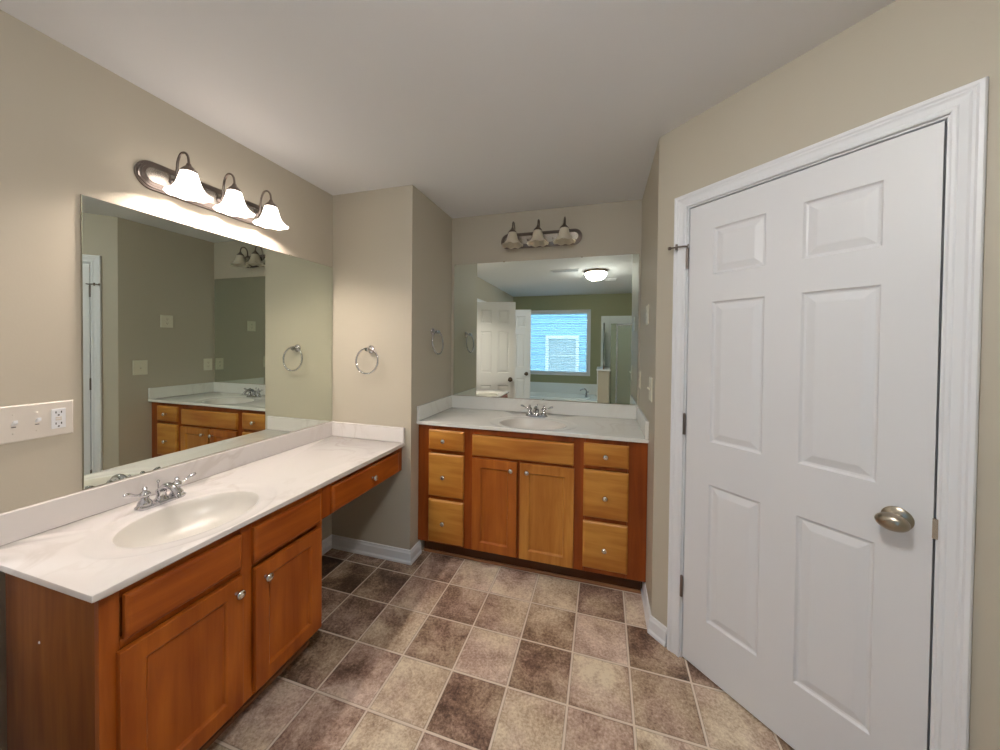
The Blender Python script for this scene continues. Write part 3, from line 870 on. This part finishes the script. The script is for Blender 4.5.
def vanity_light(label, loc, rot, lit, spacing=.187):
    t = thing('vanity_light', label, 'wall light', loc, rot)
    bm = B()
    oblong(bm, .305, .058, -.0005, -.008, .003); oblong(bm, .297, .050, -.0078, -.014, .004); oblong(bm, .288, .041, -.0138, -.019, .006)
    bp = obj('backplate', bm, 'nickel', t, smooth=30)
    bm = B(); oblong(bm, .278, .031, -.0188, -.0215, .002)
    pf = obj('plate_face', bm, 'nickel_light', bp, smooth=30)
    for k in (-1, 1):
        bm = B(); lathe(bm, [(0, 0), (.006, 0), (.006, .004), (.003, .008), (0, .009)], 14, Matrix.Rotation(PI/2, 4, 'X'))
        obj('cap_nut', bm, 'nickel', bp, loc=(k*spacing/2, -.0212, -.004), smooth=40)
    for k in (-1, 0, 1):
        X = k*spacing; YO = -.118
        bm = B()
        lathe(bm, [(0, 0), (.016, 0), (.015, .004), (.009, .010), (.0, .011)], 18, Matrix.Translation((X, -.021, .0)) @ Matrix.Rotation(PI/2, 4, 'X'))
        path = smooth_path([(X, -.028, 0), (X, -.040, .012), (X, -.046, .045), (X, -.052, .085), (X, -.070, .112), (X, -.093, .115), (X, -.112, .098), (X, YO, .070), (X, YO, .058)], 5)
        tube(bm, path, .0048, 10)
        arm = obj('arm', bm, 'nickel', t, smooth=45)
        bm = B()
        lathe(bm, [(0, .066), (.008, .064), (.010, .056), (.018, .048), (.028, .036), (.0305, .030), (.0285, .028), (.0, .028)], 24, Matrix.Translation((X, YO, 0)))
        obj('shade_holder', bm, 'nickel', arm, smooth=35)
        bm = B()
        prof = [(.024, .038), (.027, .034), (.031, .020), (.035, .004), (.040, -.014), (.047, -.032), (.056, -.046), (.067, -.057), (.079, -.064)]
        inner = [(r-.0035, z-.001) for r, z in prof][::-1]
        bm2 = bm
        def wv(r, z, a):
            kk = max(0.0, min(1.0, (.0-z-.010)/.055))
            return r*(1+.015*kk*math.cos(8*a)), z-(.0045 if not lit else .0022)*kk*kk*math.cos(8*a+PI)
        lathe(bm, prof+inner, 64, None, wv)
        sh = obj('shade', bm, 'shade_on' if lit else 'shade_off', t, loc=(X, YO, 0), smooth=60)
        if not lit: sh['label'] = 'unlit alabaster glass bell shade'
        else: sh['label'] = 'glowing white glass bell shade'
        bm = B()
        lathe(bm, [(0, .028), (.012, .026), (.013, .010), (.020, -.004), (.023, -.018), (.020, -.031), (.010, -.039), (0, -.041)], 20)
        obj('bulb', bm, 'bulb_on' if lit else 'bulb_off', sh, smooth=60)
    return t
vanity_light('lit three-shade nickel wall light above the long left mirror', (0, -.748, 2.095), PI/2, True)
vanity_light('unlit three-shade nickel wall light above the back alcove mirror', (1.336, YB, 2.208), 0, False)

# ------------------------------------------------------------------ towel rings
def towel_ring(label, loc, rot):
    t = thing('towel_ring', label, 'towel ring', loc, rot, 'chrome towel rings')
    bm = B()
    R = Matrix.Rotation(PI/2, 4, 'X')
    lathe(bm, [(0, .0005), (.027, .0005), (.027, .004), (.024, .008), (.015, .011), (.011, .016), (.010, .030), (.014, .035), (.0155, .042), (.012, .050), (0, .053)], 28, R)
    obj('wall_post', bm, 'chrome', t, smooth=40)
    bm = B()
    cz = -.075; rr = .083
    pts = [(rr*math.sin(2*PI*i/48), -.036-.006*(1-math.cos(2*PI*i/48)), cz+rr*math.cos(2*PI*i/48)) for i in range(48)]
    tube(bm, pts, .0054, 10, closed=True)
    obj('ring', bm, 'chrome', t, smooth=60)
    return t
towel_ring('chrome towel ring on the wing wall facing the room beside the long mirror', (.314, 0, 1.378), 0)
towel_ring('chrome towel ring on the side of the wing wall inside the alcove', (XS, .285, 1.505), PI/2)

# ------------------------------------------------------------------ switches and outlets
def plate(name, label, cat, loc, rot, W, H, devs, mat, group=None):
    t = thing(name, label, cat, loc, rot, group)
    bm = B()
    e = .004; vs = []
    for i, y in ((0, -.0005), (0, -.003), (e, -.006)):
        vs.append([bm.verts.new(p) for p in ((-W/2+i, y, -H/2+i), (W/2-i, y, -H/2+i), (W/2-i, y, H/2-i), (-W/2+i, y, H/2-i))])
    for a, b in zip(vs, vs[1:]):
        for k in range(4): bm.faces.new((a[k], a[(k+1) % 4], b[(k+1) % 4], b[k]))
    bm.faces.new(vs[0][::-1]); bm.faces.new(vs[-1])
    obj('cover', bm, mat, t)
    for kind, x in devs:
        if kind == 'toggle':
            bm = B(); box(bm, x-.0055, x+.0055, -.0068, -.0058, -.012, .012)
            s = obj('switch_slot', bm, 'mirror_edge' if False else mat, t)
            bm = B()
            vs = box(bm, x-.0045, x+.0045, -.020, -.0066, -.005, .005)
            for v in vs:
                if v.co.y < -.01: v.co.z += .008
            obj('toggle', bm, 'trim' if mat == 'plastic' else mat, s, bevel=.001)
            bm = B(); box(bm, x-.0045, x+.0045, -.0072, -.0067, -.0112, -.009)
            obj('slot_shadow_gap', bm, 'dark', s)
            for z in (-.030, .030):
                bm = B(); lathe(bm, [(0, .0058), (.0032, .0058), (.0026, .0072), (0, .0075)], 12, Matrix.Translation((x, 0, z)) @ Matrix.Rotation(PI/2, 4, 'X'))
                obj('screw', bm, 'plastic', t)
        elif kind == 'gfci':
            bm = B(); box(bm, x-.0165, x+.0165, -.0085, -.0058, -.0335, .0335)
            r = obj('receptacle', bm, 'trim', t, bevel=.0015)
            for zc in (.019, -.019):
                bm = B()
                box(bm, x-.0075, x-.0050, -.0088, -.0084, zc-.001, zc+.006)
                box(bm, x+.0050, x+.0075, -.0088, -.0084, zc-.001, zc+.006)
                lathe(bm, [(0, 0), (.0026, 0), (.0026, .0003), (0, .0004)], 10, Matrix.Translation((x, -.0084, zc-.0075)) @ Matrix.Rotation(PI/2, 4, 'X'))
                obj('outlet_slots', bm, 'black', r)
            for zc in (.0035, -.0035):
                bm = B(); box(bm, x-.007, x+.007, -.0096, -.0084, zc-.0025, zc+.0025)
                obj('test_button', bm, 'plastic', r, bevel=.0005)
        elif kind == 'duplex':
            for zc in (.019, -.019):
                bm = B(); lathe(bm, [(0, .0078), (.0145, .0078), (.0165, .0065), (.0165, .0055)], 24, Matrix.Translation((x, 0, zc)) @ Matrix.Rotation(PI/2, 4, 'X'))
                r = obj('receptacle', bm, mat, t)
                bm = B()
                box(bm, x-.0065, x-.0045, -.0083, -.0079, zc-.001, zc+.006); box(bm, x+.0045, x+.0065, -.0083, -.0079, zc-.001, zc+.006)
                lathe(bm, [(0, 0), (.0024, 0), (.0024, .0003), (0, .0004)], 10, Matrix.Translation((x, -.0079, zc-.007)) @ Matrix.Rotation(PI/2, 4, 'X'))
                obj('outlet_slots', bm, 'black', r)
    return t
plate('switch_plate', 'wide white wall plate with two toggles and an outlet beside the long mirror', 'light switch', (0, -1.304, 1.150), PI/2, .165, .117,
      [('toggle', -.0475), ('toggle', 0), ('gfci', .0465)], 'plastic')
plate('outlet_plate', 'ivory outlet plate highest on the right alcove wall, alone below the ceiling', 'outlet', (XR, .205, 1.600), -PI/2, .095, .112, [('duplex', 0)], 'ivory')
plate('switch_plate', 'ivory switch plate on the right alcove wall nearest the closet door', 'light switch', (XR, .015, 1.190), -PI/2, .100, .125, [('toggle', 0)], 'ivory')
plate('outlet_plate', 'ivory outlet plate on the right alcove wall right against the back mirror', 'outlet', (XR, .548, 1.190), -PI/2, .078, .117, [('duplex', 0)], 'ivory')

# ------------------------------------------------------------------ ceiling fittings
t = thing('ceiling_light', 'lit white glass dome ceiling light seen in the back mirror', 'ceiling light', (1.70, -1.68, HC), 0)
bm = B(); lathe(bm, [(0, -.0005), (.150, -.0005), (.158, -.008), (.158, -.022), (.150, -.030), (.138, -.032)], 48)
obj('ring', bm, 'bronze', t, smooth=40)
bm = B(); lathe(bm, [(.140, -.028), (.140, -.045), (.128, -.075), (.105, -.102), (.070, -.120), (.030, -.128), (0, -.130)], 48)
obj('dome', bm, 'dome_on', t, smooth=60)
bm = B(); lathe(bm, [(0, -.128), (.012, -.129), (.014, -.135), (.006, -.142), (.008, -.148), (0, -.156)], 20)
obj('finial', bm, 'bronze', t, smooth=40)

def ceiling_vent(label, loc, W, D, mat, rot=0):
    t = thing('ceiling_vent', label, 'vent', loc, rot)
    bm = B(); box(bm, -W/2, W/2, -D/2, D/2, -.003, -.0005)
    obj('backing', bm, 'dark', t)
    bm = B(); swept(bm, [(-W/2, -D/2), (-W/2, D/2), (W/2, D/2), (W/2, -D/2)], [(0, 0.0005), (0, .010), (.02, .006), (.02, 0.0005)], lambda a, b, o: (a, b, -o), closed=True)
    obj('frame', bm, mat, t)
    n = 6
    for i in range(n):
        y = -D/2+D*(i+.5)/n
        bm = B(); box(bm, -W/2, W/2, y-.003, y+.003, -.010, -.003)
        obj('slat', bm, mat, t)
ceiling_vent('white metal ceiling vent beside the dome light seen in the back mirror', (1.30, -1.56, HC), .34, .11, 'trim')
ceiling_vent('small white exhaust grille nearer the window seen in the back mirror', (1.90, -2.35, HC), .16, .12, 'trim')

# ------------------------------------------------------------------ window, blind, outside
bm = casing(WX1-WX0, WZ1-WZ0, True, [(a*.75, o) for a, o in CAS])
struct('trim_6', bm, 'trim', 'white casing around the bath window', 'window casing', loc=(WX1, YF+.0005, WZ0), rot=PI)
w = B()
W_, H_ = WX1-WX0, WZ1-WZ0
swept(w, [(0, 0), (0, H_), (W_, H_), (W_, 0)], [(-.035, 0), (0, 0), (0, .05), (-.035, .05)], lambda a, b, o: (a, o+.02, b), closed=True)
win = struct('window_1', w, 'trim', 'white double-hung bath window behind a blind', 'window', loc=(WX1, YF-.001, WZ0), rot=PI)
bm = B(); box(bm, .03, W_-.03, .044, .047, .03, H_-.03)
obj('pane', bm, 'clear_glass', win)
t = thing('window_blind', 'white horizontal slat blind lowered over the bath window', 'blind', (WX1, YF, WZ0), PI)
bm = B()
n = 34
for i in range(n):
    z = .035+(H_-.085)*i/(n-1)
    a = math.radians(33)
    dy, dz = .0125*math.cos(a), .0125*math.sin(a)
    vs = [bm.verts.new(p) for p in ((.012, .003-0, z-dz), (W_-.012, .003, z-dz), (W_-.012, .003+2*dy, z+dz), (.012, .003+2*dy, z+dz))]
    bm.faces.new(vs)
    vs2 = [bm.verts.new(v.co+Vector((0, 0, .0008))) for v in vs]
    bm.faces.new(vs2[::-1])
    for k in range(4): bm.faces.new((vs[k], vs2[k], vs2[(k+1) % 4], vs[(k+1) % 4]))
obj('slats', bm, 'blind', t)
bm = B(); box(bm, .008, W_-.008, -.004, .028, H_-.035, H_-.001); obj('head_rail', bm, 'trim', t, bevel=.003)
bm = B(); box(bm, .010, W_-.010, .004, .026, .004, .020); obj('bottom_rail', bm, 'trim', t, bevel=.003)
bm = B()
for x in (.18, W_/2, W_-.18): tube(bm, [(x, .016, .01), (x, .016, H_-.03)], .0009, 6)
obj('ladder_cord', bm, 'trim', t)

nh = thing('neighbour_house', 'pale blue sided house outside the bath window', 'house', (0, -7.0, -2.8), 0)
bm = B()
vsz = 0
for i in range(44):
    z = i*.18
    vs = box(bm, -5, 7, -.14, 0, z, z+.18)
    for v in vs:
        if v.co.y > -.01 and abs(v.co.z-z) < 1e-5: v.co.y += .022
obj('wall', bm, 'siding', nh)
bm = B(); swept(bm, [(.30, 3.42), (.30, 4.42), (1.08, 4.42), (1.08, 3.42)], [(0, .0), (0, .06), (.09, .06), (.09, 0)], lambda a, b, o: (a, .02+o, b), closed=True)
box(bm, .30, 1.08, .03, .05, 3.90, 3.94)
f = obj('window_frame', bm, 'trim', nh)
bm = B(); box(bm, .30, 1.08, .022, .03, 3.42, 4.42)
obj('pane', bm, simple('house_window_glass', (0.36, 0.42, 0.46), 0.3), f)
bm = B(); box(bm, -6, 8, -9, -4.1, -2.9, -2.8)
struct('ground', bm, 'grass', 'lawn outside the bath window', 'ground')

# ------------------------------------------------------------------ bathtub
TZ = .455
t = thing('bathtub', 'white bathtub set in a deck below the window', 'bathtub', (0, YF, 0), 0)
def tub():
    bm = B(); W, D = KX0+.010, .84
    cx, cy, ax, ay = W/2, D/2, .70, .32
    angs = [2*PI*i/80 for i in range(80)]+[math.atan2(Y-cy, X-cx) % (2*PI) for X, Y in ((0, 0), (W, 0), (W, D), (0, D))]
    angs = sorted(set(round(a, 6) for a in angs))
    def rect(a):
        dx, dy = math.cos(a), math.sin(a)
        return min([q for q in (((W-cx)/dx if dx > 1e-9 else 9e9), (-cx/dx if dx < -1e-9 else 9e9), ((D-cy)/dy if dy > 1e-9 else 9e9), (-cy/dy if dy < -1e-9 else 9e9))])
    def ell(a): return (abs(math.cos(a)/ax)**3+abs(math.sin(a)/ay)**3)**(-1/3)
    R = []
    def ring(rf, z): R.append([bm.verts.new((cx+rf(a)*math.cos(a), cy+rf(a)*math.sin(a), z)) for a in angs])
    ring(rect, .0); ring(rect, TZ-.02); ring(lambda a: rect(a)-.004, TZ)
    ring(lambda a: ell(a)*1.05, TZ); ring(lambda a: ell(a)*1.04, TZ+.018); ring(lambda a: ell(a)*.98, TZ+.018)
    ring(lambda a: ell(a)*.93, TZ-.03); ring(lambda a: ell(a)*.85, TZ-.25); ring(lambda a: ell(a)*.7, TZ-.34); ring(lambda a: ell(a)*.2, TZ-.36)
    n = len(angs)
    for A, Bq in zip(R, R[1:]):
        for i in range(n): bm.faces.new((A[i], A[(i+1) % n], Bq[(i+1) % n], Bq[i]))
    bm.faces.new(R[-1])
    bmesh.ops.translate(bm, verts=bm.verts, vec=(.001, .001, 0))
    return bm
obj('basin', tub(), 'acrylic', t, smooth=35)
bm = B(); box(bm, .001, KX0+.010, .001, .014, TZ+.001, .660)
obj('splash_panel', bm, 'acrylic', t, bevel=.003)
fc = thing('tub_faucet', 'chrome bathtub faucet on the tub deck near the half-height wall', 'faucet', (1.52, -3.62, TZ+.001), 0)
bm = B()
lathe(bm, [(0, 0), (.028, 0), (.026, .01), (.016, .016), (.014, .05)], 20)
tube(bm, smooth_path([(0, 0, .04), (0, .0, .10), (-.03, .01, .135), (-.08, .02, .13), (-.12, .03, .10)], 5), .013, 12)
obj('spout', bm, 'chrome', fc, smooth=45)
for k in (-1, 1):
    bm = B()
    lathe(bm, [(0, 0), (.026, 0), (.024, .01), (.014, .016), (.012, .055), (.018, .06), (.018, .07), (0, .075)], 20, Matrix.Translation((.0, k*.10, 0)))
    tube(bm, [(0, k*.10, .068), (.05, k*.10, .085)], .006, 8)
    obj('handle', bm, 'chrome', fc, smooth=45)

# ------------------------------------------------------------------ shower
t = thing('shower_enclosure', 'white walled shower with green tinted glass beside the tub', 'shower', (KX1, KY1, 0), 0)
sw = XE-KX1
bm = B()
dY = YF-KY1
box(bm, .001, sw-.001, dY+.001, dY+.016, .06, 2.0)
box(bm, -.16, .0, dY+.001, dY+.016, 1.012, 2.0)
box(bm, sw-.016, sw-.001, dY+.017, -.02, .06, 2.0)
obj('surround', bm, 'acrylic', t, bevel=.003)
bm = B(); box(bm, .001, sw-.001, dY+.001, -.001, .0, .055); box(bm, .001, sw-.001, -.06, -.001, .055, .10)
obj('shower_pan', bm, 'acrylic', t, bevel=.006)
bm = B()
z0, z1 = .101, 1.80
for (a, b) in ((.090, .115), (sw-.028, sw-.003)): box(bm, a, b, -.04, -.015, z0, z1)
box(bm, .115, sw-.028, -.04, -.015, z1-.03, z1); box(bm, .115, sw-.028, -.04, -.015, z0, z0+.025)
obj('door_frame', bm, 'chrome', t, bevel=.002)
bm = B(); box(bm, .116, sw-.029, -.030, -.024, z0+.026, z1-.031)
g = obj('glass_door', bm, 'shower_glass', t); g['label'] = 'green tinted shower door glass'
bm = B(); box(bm, .002, .089, -.030, -.024, z0, z1)
obj('glass_panel', bm, 'shower_glass', t)
bm = B(); box(bm, -.115, -.106, dY+.017, -.045, 1.0115, z1)
obj('glass_panel', bm, 'shower_glass', t)
bm = B(); box(bm, -.125, -.097, -.044, -.018, 1.0115, z1); box(bm, -.125, -.097, dY+.02, -.044, z1, z1+.02)
obj('corner_post', bm, 'chrome', t, bevel=.002)
